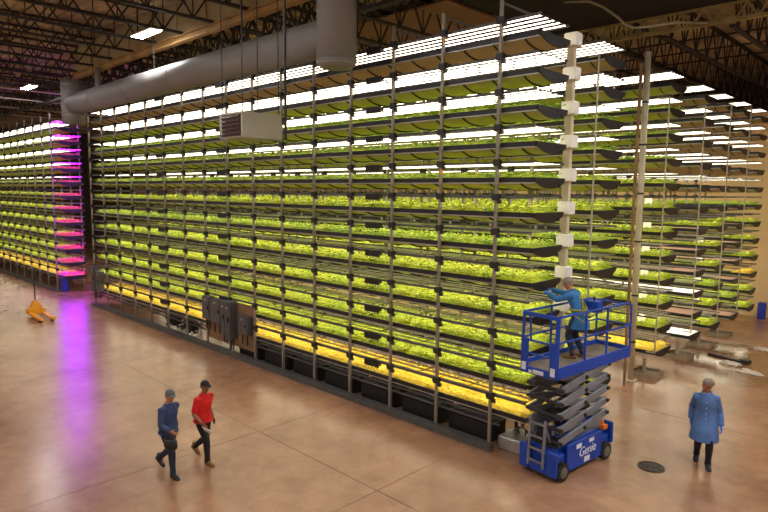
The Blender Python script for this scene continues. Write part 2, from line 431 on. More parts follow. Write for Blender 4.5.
def hexcol(*a): return a
class RowKit:
    def __init__(s, L):
        s.L = L
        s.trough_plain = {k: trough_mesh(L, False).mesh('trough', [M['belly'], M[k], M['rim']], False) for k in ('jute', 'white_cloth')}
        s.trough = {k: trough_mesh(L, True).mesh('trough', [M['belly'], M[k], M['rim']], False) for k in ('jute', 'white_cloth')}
        s.rim = rim_mesh(L).mesh('rim', [M['rim'], M['alu']])
        s.frame = frame_mesh(L).mesh('frame', M['beam'])
        s.bar = bar_mesh(L).mesh('light_bar', [M['barbody'], M['led']])
        s.crop = {}
        for k, (mm, hgt, lf, de) in {'A': ('leafA', .115, .06, 540), 'B': ('leafB', .105, .055, 540), 'Y': ('leafY', .09, .055, 480)}.items():
            b = crop_mesh(L, hash(k) % 7 if False else ord(k), hgt, lf, de); s.crop[k] = b.mesh('leafy_crop', M[mm])
CAP = cap_mesh().mesh('end_cap', M['rim']); HOOP = hoop_mesh().mesh('hoop', M['rim']); WIR = wiring_mesh().mesh('wiring_box', M['dark'])
XE = -6.33; LR = 23.5
kit = RowKit(LR); kitL = RowKit(16.5)

TIER = ['topmost', 'second', 'third', 'fourth', 'fifth', 'sixth', 'seventh', 'eighth', 'ninth', 'tenth', 'eleventh', 'lowest']
def tier_words(k): return 'topmost' if k == 0 else ('lowest' if k == 11 else '%s from top' % ORD[k])

def place_tray(kit, x, yc, k, crop, cloth, hoops, where):
    z = ZL[k] - RIM
    what = {'A': 'of bright green seedlings', 'B': 'of green seedlings', 'Y': 'of yellow seedlings', None: 'with bare brown cloth' if cloth == 'jute' else 'with bare white cloth'}[crop]
    t = thing('growing_tray', 'long black growing tray %s, %s in %s' % (what, tier_words(k), where), 'growing tray', (x, yc, z), 0, 'growing trays of %s' % where)
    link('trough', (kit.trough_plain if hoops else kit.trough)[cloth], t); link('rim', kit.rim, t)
    link('end_cap', CAP, t); c = link('end_cap', CAP, t, (-kit.L - .03, 0, 0))
    if crop: link('leafy_crop', kit.crop[crop], t)
    if hoops:
        xx = -.35
        while xx > -kit.L: link('hoop', HOOP, t, (xx, 0, 0)); xx -= .76
    return t
def place_light(kit, x, yc, k, where, wires=(), bar=None):
    t = thing('light_panel', 'white grow light panel of long bars, %s in %s' % (tier_words(k), where), 'grow light', (x, yc, ZL[k]), 0, 'grow light panels of %s' % where)
    link('frame', kit.frame, t)
    for j in range(NB): link('light_bar', bar or kit.bar, t, (0, -TW / 2 + BP * (j + .5), 0))
    for wx in wires: link('wiring_box', WIR, t, (wx - x, -TW / 2 - .04, -.02))
    return t

# post with its clamps; front posts of the front row keep each clamp as a mesh of its own
PH = 9.5
def post_mb(clamps):
    b = MB(); b.box(-.031, .031, -.031, .031, .0, PH); b.box(-.07, .07, -.07, .07, 0, .012)
    if clamps:
        b.slot(1)
        for z in ZL: b.box(-.07, .07, -.05, .09, z - .06, z + .07)
    return b
POST = post_mb(False).mesh('post', M['galv']); POSTC = post_mb(True).mesh('post', [M['galv'], M['dark']])
cb = MB(); cb.box(-.075, .075, -.055, .05, -.065, .07); cb.box(-.10, .03, -.045, .045, -.03, .03); cb.box(-.02, .12, -.03, .03, -.13, -.05)
CLAMP = cb.mesh('clamp', M['dark'])
NP = 16; PX = [-7.16 - 1.508 * k for k in range(NP)]

tb = MB(); tb.box(-.02, .02, .035, 1.34, 0, .04); TIE = tb.mesh('cross_tie', M['beam'])
def rack_frame(name, label, xs, yf, yb, detail):
    t = thing(name, label, 'rack frame', (xs[0], yf, 0), 0, 'steel rack frames')
    for x in xs:
        p = link('post', POST if detail else POSTC, t, (x - xs[0], 0, 0))
        if detail:
            for z in ZL: link('clamp', CLAMP, p, (0, -.0, z))
        p = link('post', POST, t, (x - xs[0], yb - yf, 0))
    x0 = xs[-1] - xs[0] - .1
    b = MB(); b.box(x0, .12, -.16, -.04, 0, .13); b.box(x0, .12, -.2, .05, .13, .145); b.build('base_channel', M['beam'], t)
    for z in (PH - .04,):
        b = MB(); b.box(x0, .1, yb - yf - .03, yb - yf + .03, z, z + .06); b.build('top_beam', M['beam'], t)
    for x in xs if detail else ():
        for z in (.5, PH - .1): link('cross_tie', TIE, t, (x - xs[0], 0, z))
    if detail:
        for z in (ZL[0] - .1, ZL[4] - .1): b = MB(); b.box(-1.508 + .032, -1.508 + .1, -.06, -.05, z - .12, z); b.build('yellow_tag', M['yellow'], t)
    return t
ROWS = [(11.38, 'front rack row'), (14.25, 'second rack row'), (18.85, 'third rack row'), (21.75, 'fourth rack row'), (24.0, 'fifth rack row'), (26.4, 'sixth rack row'), (28.9, 'farthest rack row')]
FRONTY = 10.69
crops = {
 0: [None, None, 'B', 'B', 'B', 'A', 'B', 'A', 'A', 'A', 'A', 'Y'],
 1: [None, None, 'B', 'B', 'A', 'A', 'B', 'A', 'A', 'A', 'A', 'A'],
 2: [None, 'B', 'B', 'B', 'A', 'A', 'A', 'A', 'A', 'A', 'A', 'Y'],
 3: [None, None, None, None, None, None, None, None, None, 'W', None, 'W'],
 4: [None, None, None, None, None, None, 'A', 'A', 'A', 'B', 'A', 'A'],
 5: [None, None, None, None, None, None, None, None, None, None, 'B', None],
 6: [None, None, None, None, None, 'B', 'A', 'A', 'A', 'Y', 'A', 'A'],
}
for r, (yc, where) in enumerate(ROWS):
    first = r == 0
    xe = XE if r < 2 else XE - .1
    for k in range(12):
        c = crops[r][k]; cloth = 'white_cloth' if c == 'W' else 'jute'; c = None if c == 'W' else c
        place_tray(kit, xe, yc, k, c, cloth, first, 'the ' + where)
        place_light(kit, xe - .02, yc, k, 'the ' + where, (-10.85, -18.1, -22.6) if first else ())
    rack_frame('rack_frame', 'tall grey steel post frame of the ' + where, PX if first else PX[1:], FRONTY if first else yc - .69, yc + .69, first)
# left-hand rack beyond the aisle, with purple lamps at its right-hand end
PXL = [-35.2 - 1.5 * k for k in range(10)]
bm_ = bar_mesh(15.1); LB = bm_.mesh('light_bar', [M['barbody'], M['led']])
pb = MB(); pb.box(-1.35, .15, -.05, .05, -.012, .012, bottom_slot=1); PB = pb.mesh('purple_light_bar', [M['barbody'], M['purple']])
for r, (yc, where) in enumerate(((11.38, 'the far left rack'),)):
    for k in range(12):
        place_tray(kitL, -34.5, yc, k, [None, 'B', 'B', 'A', 'B', 'A', 'A', 'A', 'A', 'A', 'A', 'Y'][k], 'jute', False, where)
        t = thing('light_panel', 'grow light panel with purple end lamps, %s in %s' % (tier_words(k), where), 'grow light', (-34.52, yc, ZL[k]), 0, 'grow light panels of ' + where)
        link('frame', kitL.frame, t)
        for j in range(NB):
            yy = -TW / 2 + BP * (j + .5)
            link('light_bar', LB, t, (-1.4, yy, 0)); o = link('purple_light_bar', PB, t, (0, yy, 0)); o['label'] = 'purple lamp bar'
    rack_frame('rack_frame', 'tall grey steel post frame of the far left rack', PXL, FRONTY, yc + .69, False)

# added purple strip on the front row's aisle end, lighting the left rack's tray ends
t = thing('added_purple_strip', 'tall added purple lamp strip on the aisle end of the front rack row', 'lamp', (-30.02, 11.4, 0))
b = MB(); b.box(-.02, .06, -.09, .09, .8, 9.0); b.build('housing', M['dark'], t)
b = MB(); b.quad((-.025, .07, 1.0), (-.025, -.07, 1.0), (-.025, -.07, 8.9), (-.025, .07, 8.9)); b.box(-.024, -.02, -.07, .07, 1.0, 8.9); b.build('diffuser', M['purple2'], t)
b = MB()
for z in (1.5, 5, 8.5): b.box(.06, .3, -.03, .03, z, z + .05)
b.build('bracket', M['dark'], t)
# cream end post with white boxes behind the front row's end
t = thing('end_post', 'cream post with white boxes at the end of the front rack row', 'post', (-6.42, 12.28, 0))
b = MB(); b.box(-.08, .08, -.06, .06, 0, 9.0); b.build('post', M['column'], t)
for k in range(9):
    b = MB(); b.box(-.13, .17, -.14, .14, ZL[k] - .36, ZL[k] - .08); o = b.build('fan_box', M['whitebox'], t, bevel=.02)
# building column between the second and third rows
t = thing('building_column', 'cream round column between the second and third rack rows', 'column', (-6.95, 17.78, 0))
b = MB(); b.tube([(0, 0, 0), (0, 0, 9.6)], .09, 14); b.build('shaft', M['column'], t, True)
b = MB(); b.box(-.16, .16, -.16, .16, 0, .03); b.build('base_plate', M['column'], t)
b = MB()
for z in (1.2, 2.6, 4.2, 5.6, 7.0, 8.2): b.ring((0, 0, z), (0, 0, 1), .1, .05, 14)
b.build('strap', M['dark'], t)
b = MB(); b.box(-6.94, -6.87, 17.2, 17.26, 0, 9.2); tag(b.build('pipe_stand', M['ply']), 'slim brown post standing right beside the cream round column', 'post')
# thin feed pipes hanging at the row ends
for i, (y, z0, z1, n) in enumerate(((12.95, 1.5, 8.6, 'second'), (17.3, 1.1, 8.2, 'third'), (20.35, 1.2, 8.3, 'fourth'), (23.05, 1.2, 8.6, 'fifth'), (25.55, 1.2, 8.8, 'sixth'))):
    b = MB(); b.tube([(-6.12, y, z0), (-6.12, y, z1)], .022, 8)
    for z in (z0, (z0 + z1) / 2, z1): b.box(-6.36, -6.1, y - .015, y + .015, z - .015, z + .015)
    tag(b.build('feed_pipe', M['conduit']), 'thin cream vertical feed pipe in front of the %s rack row end' % n, 'pipe', 'feed pipes at the row ends')
# white fan boxes on the third to sixth rows
FB = MB(); FB.box(-.02, .1, -.15, .15, -.16, .16); FBM = FB.mesh('fan_box', M['whitebox'])
for r in (2, 4):
    for k in (5, 6, 7, 8, 9, 10) if r == 2 else (7, 8, 9, 10):
        yc, where = ROWS[r]
        o = link('fan_box', FBM, None, (XE - .75, yc - .2, ZL[k] - .19)); tag(o, 'small white box over the tray %s in the %s' % (tier_words(k), where), 'fan box', 'white boxes in the %s' % where)
# catch basins and bits at the foot of the rows
for r, y in ((2, 18.7), (3, 21.6), (4, 23.9), (5, 26.2)):
    t = thing('catch_basin', 'low tan catch basin on the floor below the end of the %s' % ROWS[r][1], 'basin', (-6.8, y, 0), 0, 'catch basins under the row ends')
    b = MB(); b.box(-.4, .35, -.38, .38, 0, .07); b.box(-.4, .35, -.38, -.33, .07, .15); b.box(-.4, .35, .33, .38, .07, .15); b.box(.3, .35, -.33, .33, .07, .15); b.box(-.4, -.35, -.33, .33, .07, .15); b.build('basin', M['concrete'], t)
    b = MB(); b.tube([(-.1, 0, .1), (-.1, 0, ZL[11] - .66)], .05, 10); b.build('drain_pipe', M['conduit'], t)
# lower front: black tanks, pipes
for k in range(7):
    x1 = PX[k] - .12; x0 = PX[k + 1] + .2
    t = thing('black_tank', 'black water tank between posts, %s from the right under the front rack' % ORD[k] if k else 'black water tank between posts, rightmost under the front rack', 'tank', ((x0 + x1) / 2, 11.25, 0), 0, 'black tanks under the front rack')
    hw = (x1 - x0) / 2
    b = MB(); b.box(-hw, hw, -.35, .3, 0.0, .47); b.build('body', M['black'], t, bevel=.03)
    b = MB(); b.box(-hw - .02, hw + .02, -.37, .32, .47, .51); b.build('lid', M['dark'], t, bevel=.01)
for j, (y, z, n) in enumerate(((10.86, .66, 'upper'), (10.84, .53, 'lower'))):
    b = MB(); b.tube([(-29.6, y, z), (-7.0, y, z)], .03, 8); tag(b.build('water_pipe', M['enclosure']), '%s grey pipe running low along the front rack' % n, 'pipe')
rr = random.Random(11)
for j, (cx, n) in enumerate(((-22.7, 'left'), (-21.3, 'right'))):
    b = MB()
    for q in range(7):
        p = [Vector((cx + rr.uniform(-.6, .6), 11.0 + rr.uniform(-.1, .25), rr.uniform(.05, .6))) for _ in range(5)]; b.tube(p, .025, 6)
    b.box(cx - .3, cx + .3, 11.0, 11.3, .2, .55)
    tag(b.build('pump', M['dark']), 'dark pump with tangled hoses under the front rack, %s one of two' % n, 'pump')
# electrical group on the front of the rack
b = MB(); b.box(-19.25, -16.25, 10.735, 10.755, .34, 1.0); b.box(-17.6, -16.25, 10.735, 10.755, 1.0, 1.85); tag(b.build('backboard', M['ply']), 'brown plywood backboard behind the grey electrical boxes', 'board')
def encl(x0, x1, z0, z1, lab, d=.22):
    t = thing('electrical_box', lab, 'electrical box', ((x0 + x1) / 2, 10.62, z0), 0, 'grey electrical boxes on the rack front'); h = z1 - z0; w_ = (x1 - x0) / 2
    b = MB(); b.box(-w_, w_, -d + .1, .11, 0, h); b.build('case', M['enclosure'], t, bevel=.015)
    b = MB(); b.box(-w_ + .03, w_ - .03, -d + .085, -d + .1, .03, h - .03); b.build('door', M['enclosure'], t, bevel=.005)
    b = MB(); b.box(w_ - .09, w_ - .06, -d + .05, -d + .085, h * .45, h * .6); b.build('handle', M['black'], t)
    b = MB(); b.box(-.05, .05, -d + .08, -d + .0855, h * .8, h * .8 + .07); b.build('sticker', M['alu'], t)
    for i in range(2): b = MB(); b.tube([(-w_ * .5 + i * w_, -.02, 0), (-w_ * .5 + i * w_, -.02, -.35)], .025, 8); b.build('conduit', M['dark'], t)
    return t
encl(-19.25, -18.75, 1.05, 1.88, 'tall grey electrical box at the left end of the group')
encl(-18.72, -18.05, 1.0, 1.86, 'wide grey electrical box second from left in the group')
encl(-18.02, -17.72, .75, 1.86, 'narrow grey electrical box in the middle of the group')
encl(-17.62, -17.3, .62, 1.9, 'tallest dark grey electrical box right of the middle post', .3)
encl(-16.95, -16.4, .9, 1.5, 'small grey electrical box on the plywood at the right')
t = encl(-29.7, -29.25, .75, 1.95, 'dark electrical box at the far left end of the front rack', .24)
encl(-29.1, -28.7, .8, 1.75, 'second dark electrical box beside the far left rack end', .24)
# near-end odds and ends on the floor
t = thing('sump_box', 'pale grey box on the floor beside the scissor lift and rack end', 'box', (-6.72, 11.25, 0))
b = MB(); b.box(-.33, .3, -.4, .4, 0, .3); b.build('body', M['alu'], t, bevel=.03); b = MB(); b.tube([(-.05, 0, .3), (-.05, 0, .45), (.12, 0, .45), (.12, 0, .3)], .02, 6); b.build('handle', M['black'], t)
b = MB(); b.tube([(-7.0, 11.3, .62), (-6.8, 11.2, .68), (-6.55, 11.4, .6), (-6.4, 11.3, .64)], .07, 8); b.tube([(-7.05, 11.6, .0), (-7.0, 11.5, .62)], .04, 8); tag(b.build('drain_hose', M['dark'], None, True), 'dark drain hose hanging above the pale grey box', 'hose')
# blue drum and white tub at the foot of the left rack
t = thing('blue_drum', 'blue plastic drum at the purple end of the left rack', 'drum', (-34.9, 10.95, 0))
b = MB(); b.loft([((0, 0, z), (q, 0, 0), (0, q, 0)) for z, q in ((0, .16), (.05, .19), (.3, .2), (.6, .19), (.85, .19), (.95, .1), (1.05, .06))], 14); b.build('body', M['blueplastic'], t, True)
b = MB(); b.tube([(0, 0, 1.05), (0, 0, 1.12)], .065, 10); b.build('cap', M['whitebox'], t)
# ------------------------------------------------------------------ overhead duct, heater, fixtures
DY, DZC, DR = 9.6, 9.22, .44
t = thing('air_duct', 'large round grey sheet-metal air duct hung along the rack top', 'duct', (-20, DY, DZC))
b = MB(); b.tube([(-8.4, 0, 0), (9.0, 0, 0)], DR, 32); b.build('main_run', M['duct'], t, True)
b = MB(); b.tube([(-8.4, 0, -.84), (-8.4, 0, 1.0)], .47, 32); o = b.build('end_drop', M['duct'], t, True)
b = MB(); b.tube([(9.0, 0, -.62), (9.0, 0, 2.6)], .47, 32)
b.loft([((9.0, 0, -.62 - d), (q, 0, 0), (0, q, 0)) for d, q in ((0, .47), (.06, .45), (.13, .36), (.16, .2), (.17, .02))], 32); b.build('riser', M['duct'], t, True)
for c_, ax, q in [((x, 0, 0), (1, 0, 0), DR + .012) for x in (-5.6, -2.2, 1.2, 4.6, 7.6)] + [((9.0, 0, -.6), (0, 0, 1), .482), ((-8.4, 0, -.5), (0, 0, 1), .482), ((-8.4, 0, .8), (0, 0, 1), .482)]:
    b = MB(); b.ring(c_, ax, q, .05, 32); b.build('joint_band', M['duct'], t, True)
b = MB()
for x in (-6.0, -.5, 5): b.box(x - .02, x + .02, -.01, .01, DR - .02, 2.6)
b.build('hanger', M['steel'], t)
b = MB(); b.tube([(-26.3, 9.9, 10.55), (-26.3, 9.9, 9.6)], .12, 10); tag(b.build('vent_pipe', M['duct'], None, True), 'short pale pipe dropping from the tan beam to the duct', 'pipe')
# unit heater
t = thing('unit_heater', 'boxy beige unit heater with dark louvres hanging before the rack', 'heater', (-13.08, 8.0, 6.84))
b = MB(); b.box(-.52, .52, 0, 1.15, 0, .62); b.build('casing', M['heater'], t, bevel=.012)
b = MB(); b.box(-.36, .46, -.02, 0, .05, .57); b.build('louvre_frame', M['louvre'], t)
lo = MB()
for i in range(5): lo.bar((-.35, -.035, .11 + .1 * i), (.45, -.035, .11 + .1 * i), .02, .065, up=(0, .6, .8))
lo.build('louvre', M['louvre'], t)
b = MB(); b.box(-.46, -.40, -.006, 0, .04, .08); o = b.build('badge', M['blue'], t); o['label'] = 'small blue badge'
b = MB(); b.tube([(.2, 1.15, .05), (.2, 1.2, -.12), (.45, 1.2, -.16), (.5, 1.2, .0), (.5, 1.22, .3)], .012, 6); b.build('cable', M['dark'], t)
b = MB()
for x, y in ((-.45, .06), (.45, .06), (-.45, 1.1), (.45, 1.1)): b.tube([(x, y, .6), (x, y, 11.8 - 6.84)], .014, 6)
b.build('hanging_rod', M['steel'], t)
b = MB(); b.tube([(-10.85, 8.0, 6.7), (-10.85, 8.0, 11.8)], .03, 8); tag(b.build('drop_cable', M['black'], None), 'black vertical drop cable hanging right of the beige heater', 'cable')
# high-bay fixtures (first two seen, rest unseen, some added to brighten the right-hand floor)
FX = [(-19.7, 9.0), (-34.5, 9.6), (-19.7, 1.5), (-34.5, 1.0), (-6, 1.5), (-27, 5.2), (-12, 4.6), (-48, 5.0), (4.5, 8.5), (2.5, 16.5), (2.5, 24), (-1, 12.6), (3, 12), (0, 5), (4, 20), (6, 16), (1.5, 9), (-2, -4), (-14, -4), (-27, -4)]
for i, (x, y) in enumerate(FX):
    z = 10.62
    lab = {0: 'white high bay lamp nearest the tan beam, above the duct', 1: 'small distant white high bay lamp at the far left'}.get(i, 'unseen white high bay lamp lighting the floor')
    t = thing('high_bay_lamp', lab, 'ceiling lamp', (x, y, z), 0, 'high bay lamps under the roof')
    b = MB(); b.box(-.75, .75, -.2, .2, 0, .05); b.build('housing', M['whitebox'], t)
    b = MB(); b.box(-.72, .72, -.18, .18, -.012, -.002); b.build('diffuser', M['fixture'], t)
    for s in (-.6, .6): b = MB(); b.tube([(s, 0, .05), (s, 0, DZ - z - .01)], .01, 5); b.build('cable', M['steel'], t)
# ------------------------------------------------------------------ floor things
t = thing('drain_cover', 'round iron drain cover in the floor near the scissor lift', 'drain cover', (-4.3, 12.34, 0))
b = MB(); b.tube([(0, 0, 0), (0, 0, .008)], .27, 28); b.build('plate', M['iron'], t)
b = MB()
for a in range(8):
    q = a * math.pi / 4; b.bar((math.cos(q) * .05, math.sin(q) * .05, .011), (math.cos(q) * .22, math.sin(q) * .22, .011), .025, .008)
b.tube([(math.cos(a / 12 * 6.2832) * .24, math.sin(a / 12 * 6.2832) * .24, .011) for a in range(13)], .008, 6)
b.build('rib', M['dark'], t)
def crumple(cx, cy, rx, ry, h, seed):
    r = random.Random(seed); bm = bmesh.new(); bmesh.ops.create_icosphere(bm, subdivisions=3, radius=1)
    for v in bm.verts:
        k = .75 + .5 * r.random(); v.co.x *= rx * k; v.co.y *= ry * k; v.co.z = max(0, v.co.z) * h * k
    me = bpy.data.meshes.new('plastic_sheet'); bm.to_mesh(me); bm.free(); me.materials.append(M['plasticbag'])
    return link('plastic_sheet', me, None, (cx, cy, 0))
tag(crumple(-5.35, 21.95, .32, .22, .1, 1), 'crumpled white plastic sheet lying in the wet patch, left one', 'plastic sheet')
tag(crumple(-4.65, 21.3, .36, .2, .1, 2), 'crumpled white plastic sheet lying in the wet patch, nearest one', 'plastic sheet')
tag(crumple(-5.0, 24.9, .36, .2, .08, 3), 'crumpled white plastic sheet lying behind the wet patch', 'plastic sheet')
b = MB(); b.bar((-6.2, 22.7, .04), (-4.9, 22.3, .04), .1, .07); b.bar((-5.1, 22.36, .09), (-4.85, 22.28, .09), .22, .12); tag(b.build('squeegee', M['dark']), 'dark bar lying on the wet floor before the fourth row', 'bar')
b = MB(); b.box(-6.6, -6.3, 31.0, 31.3, 0, .75); tag(b.build('blue_bin', M['blueplastic'], bevel=.03), 'blue bin standing against the tan back wall', 'bin')
# pallet jack
t = thing('pallet_jack', 'yellow pallet jack with upright handle on the floor at the left', 'pallet jack', (-29.0, 7.9, 0), R(-2)); t.scale = (1.12, 1.2, 1.0)
b = MB()
b.box(-.32, .12, -.27, .27, .1, .34)
b.loft([((-.1, 0, .34), (.22, 0, 0), (0, .24, 0)), ((-.12, 0, .55), (.15, 0, 0), (0, .14, 0)), ((-.14, 0, .68), (.08, 0, 0), (0, .07, 0))], 12); b.build('body', M['yellow'], t)
for s in (-1, 1):
    b = MB(); b.box(.1, 1.5, s * .19 - .08, s * .19 + .08, .1, .19); b.box(1.5, 1.6, s * .19 - .06, s * .19 + .06, .1, .15); fk = b.build('fork', M['yellow'], t, bevel=.01)
    b = MB(); b.ring((1.35, s * .19, .05), (0, 1, 0), .05, .09, 12); b.build('roller', M['rubber'], fk)
b = MB(); b.tube([(-.1, 0, .5), (-.16, 0, 1.65)], .022, 8); b.tube([(-.16, -.09, 1.67), (-.17, -.11, 1.8), (-.17, .11, 1.8), (-.16, .09, 1.67), (-.16, -.09, 1.67)], .018, 8); b.build('handle', M['dark'], t)
b = MB(); b.ring((-.22, .06, .1), (0, 1, 0), .1, .05, 16); b.ring((-.22, -.06, .1), (0, 1, 0), .1, .05, 16); b.build('wheel', M['rubber'], t)

# ------------------------------------------------------------------ scissor lift
LX, LY = -5.63, 11.24
lift = thing('scissor_lift', 'blue scissor lift with raised platform beside the rack end', 'scissor lift', (LX, LY, 0), -.1)
base = MB(); base.box(-.36, .36, -.92, 1.02, .14, .5); base.box(-.28, .28, -.9, 1.0, .5, .66)
ch = base.build('chassis', M['blue'], lift, bevel=.02)
for s in (-1, 1):
    b = MB(); b.box(s * .39 - .03, s * .39 + .03, -.6, .66, .13, .68); b.build('side_panel', M['blue'], lift, bevel=.015)
b = MB(); b.box(-.43, -.2, -1.02, -.92, .12, .62); b.box(.2, .43, -1.02, -.92, .12, .62); b.box(-.2, .2, -1.0, -.92, .12, .3); b.build('front_bumper', M['blue'], lift, bevel=.02)
b = MB(); b.box(-.43, .43, 1.02, 1.1, .3, .76); b.build('rear_panel', M['blue'], lift, bevel=.02)
for sx in (-1, 1):
    for sy in (-1, 1):
        b = MB(); b.ring((sx * .39, sy * .79 + .03, .19), (1, 0, 0), .19, .13, 24); wl = b.build('wheel', M['rubber'], lift, bevel=.015)
        b = MB(); b.ring((sx * .458, sy * .79 + .03, .19), (1, 0, 0), .11, .012, 18); b.ring((sx * .465, sy * .79 + .03, .19), (1, 0, 0), .035, .03, 10); b.build('hub', M['hubgrey'], wl)
b = MB()
for s in (-1, 1): b.bar((s * .17, -1.06, .25), (s * .17, -1.02, 1.2), .05, .04, up=(1, 0, 0))
for z in (.35, .6, .85, 1.12): b.bar((-.17, -1.045, z), (.17, -1.045, z), .04, .035)
b.bar((-.17, -1.02, 1.1), (-.17, -.8, .66), .035, .035); b.bar((.17, -1.02, 1.1), (.17, -.8, .66), .035, .035)
b.build('ladder', M['sciss'], lift)
b = MB(); b.box(-.3, .3, -.9, -.5, .66, .72); b.box(-.12, .1, -.86, -.72, .72, .95); b.build('battery_tray', M['dark'], lift)
b = MB(); b.box(.28, .4, .74, .9, .66, .74); b.ring((.3, .82, .78), (0, 0, 1), .05, .1, 14); o = b.build('beacon', M['orange'], lift); o['label'] = 'orange beacon on the chassis'
# scissor stack, five stages
Z0, DZS, NS = .72, .262, 5
for k in range(NS):
    za = Z0 + k * DZS + .04; zb = za + DZS
    for s in (-1, 1):
        b = MB(); b.bar((s * .36, -.82, za), (s * .36, .84, zb), .05, .15); b.build('scissor_arm', M['sciss'], lift, bevel=.008)
        b = MB(); b.bar((s * .29, .84, za), (s * .29, -.82, zb), .05, .12); b.build('scissor_arm', M['sciss'], lift, bevel=.008)
    for y in (-.82, .01, .84):
        b = MB(); zz = za if y < 0 else (za + DZS / 2 if y < .5 else zb)
        b.tube([(-.42, y, zz), (.42, y, zz)], .04, 10); b.build('cross_pin', M['dark'], lift)
b = MB(); b.box(-.16, .16, -.5, .55, 1.1, 1.24); b.tube([(0, -.4, .95), (0, .6, 1.75)], .06, 12); b.build('hydraulic_cylinder', M['dark'], lift, True)
# platform
PZ = 2.16; y0, y1, hx = -1.06, 1.66, .40
b = MB(); b.box(-hx, hx, y0, y1, PZ, PZ + .06); b.build('platform_floor', M['deckply'], lift)
b = MB()
for s in (-1, 1): b.box(s * hx - .02, s * hx + .02, y0, y1, PZ - .08, PZ + .15)
b.box(-hx, hx, y1 - .02, y1 + .02, PZ - .08, PZ + .15); b.box(-hx, hx, y0 - .02, y0 + .02, PZ - .08, PZ + .06); b.build('toe_board', M['blue'], lift, bevel=.008)
b = MB(); b.box(-.36, .36, -.9, 1.3, PZ - .12, PZ - .01); b.build('underframe', M['sciss'], lift)
RT, RM = PZ + 1.12, PZ + .62
for s in (-1, 1):
    b = MB(); b.tube([(s * hx, y0 + .02, RT), (s * hx, y1 - .25, RT), (s * hx, y1 - .02, RT - .06)], .024, 8); b.build('top_rail', M['blue'], lift)
    b = MB(); b.tube([(s * hx, y0 + .02, RM), (s * hx, y1 - .02, RM)], .02, 8); b.build('mid_rail', M['blue'], lift)
    for y in (y0 + .02, -.12, .68, y1 - .03):
        b = MB(); b.tube([(s * hx, y, PZ), (s * hx, y, RT - (.04 if y > 1 else 0))], .024, 8); b.build('rail_post', M['blue'], lift)
    # wide gate posts at the entry
    b = MB(); b.box(s * (hx - .07) - .08, s * (hx - .07) + .08, y0 - .035, y0 + .01, PZ - .06, PZ + .62); b.bar((s * (hx - .02), y0 - .01, PZ + .6), (s * (hx - .02), y0, RT), .04, .05, up=(1, 0, 0)); gp = b.build('gate_post', M['blue'], lift, bevel=.006)
    b = MB(); b.box(s * (hx - .07) - .05, s * (hx - .07) + .05, y0 - .041, y0 - .036, PZ - .02, PZ + .14); b.build('decal', M['decal'], gp)
b = MB(); b.tube([(-hx, y1 - .02, RT - .06), (hx, y1 - .02, RT - .06)], .024, 8); b.tube([(-hx, y1 - .02, RM), (hx, y1 - .02, RM)], .02, 8); b.build('end_rail', M['blue'], lift)
b = MB(); b.tube([(-hx + .1, y0, PZ + .32), (hx - .1, y0, PZ + .32)], .022, 8); b.tube([(-hx + .1, y0, PZ + .58), (hx - .1, y0, PZ + .58)], .022, 8)
b.bar((-hx + .2, y0, PZ + .6), (-hx + .12, y0 + .05, RT), .03, .03); b.build('gate', M['blue'], lift)
b = MB(); b.box(-hx + .02, hx - .02, y0 - .03, y0 + .02, RT - .06, RT + .02); b.build('top_bar', M['blue'], lift, bevel=.01)
b = MB(); b.box(-.12, .12, y0 - .03, y0 - .022, PZ - .06, PZ + .02); b.box(-.22, -.15, y0 - .03, y0 - .022, PZ - .06, PZ + .0); b.build('decal', M['decal'], lift)
t2 = MB(); t2.box(.0, .3, .45, .66, RT - .12, RT + .12); cb_ = t2.build('control_box', M['blue'], lift, bevel=.02)
b = MB(); b.tube([(.15, .55, RT + .12), (.15, .55, RT + .2)], .02, 8); b.build('joystick', M['black'], cb_)
# decals and lettering on the chassis side facing the open aisle (+X)
def decal(y0_, y1_, z0_, z1_):
    b = MB(); b.box(.421, .425, y0_, y1_, z0_, z1_); b.build('decal', M['decal'], lift)
decal(-.3, -.12, .53, .62); decal(.16, .34, .55, .63); decal(.0, .2, .18, .29)
cu = bpy.data.curves.new('lettering', 'FONT'); cu.body = 'Genie'; cu.size = .27; cu.extrude = .003; cu.shear = .25; cu.align_x = 'CENTER'; cu.space_character = .95
tmp = bpy.data.objects.new('lettering', cu); COL.objects.link(tmp); dg = bpy.context.evaluated_depsgraph_get(); dg.update()
me = bpy.data.meshes.new_from_object(tmp.evaluated_get(dg)); bpy.data.objects.remove(tmp); me.materials.append(M['decal'])
lo_ = link('lettering', me, lift, (.424, .1, .335)); lo_.rotation_euler = (R(90), 0, R(90))
# ------------------------------------------------------------------ people
def remesh(b, name, mats, parent, vox, smooth_it=4):
    me = b.mesh(name, mats)
    bm = bmesh.new(); bm.from_mesh(me); bmesh.ops.recalc_face_normals(bm, faces=bm.faces); bm.to_mesh(me); bm.free()
    tmp = bpy.data.objects.new('tmp', me); COL.objects.link(tmp)
    md = tmp.modifiers.new('r', 'REMESH'); md.mode = 'VOXEL'; md.voxel_size = vox
    sm = tmp.modifiers.new('s', 'SMOOTH'); sm.iterations = smooth_it; sm.factor = .5
    dg = bpy.context.evaluated_depsgraph_get(); dg.update()
    out = bpy.data.meshes.new_from_object(tmp.evaluated_get(dg)); bpy.data.objects.remove(tmp)
    out.polygons.foreach_set('use_smooth', [True] * len(out.polygons)); out.name = name
    if not out.materials: out.materials.append(mats if not isinstance(mats, list) else mats[0])
    return link(name, out, parent)
def ik(a, c, la, lb, pole):
    a = Vector(a); c = Vector(c); d = c - a; L = min(d.length, la + lb - .002); dn = d.normalized()
    x = (la * la - lb * lb + L * L) / (2 * L); h = math.sqrt(max(0, la * la - x * x))
    p = Vector(pole); p = (p - dn * p.dot(dn)).normalized()
    return a + dn * x + p * h, a + dn * L
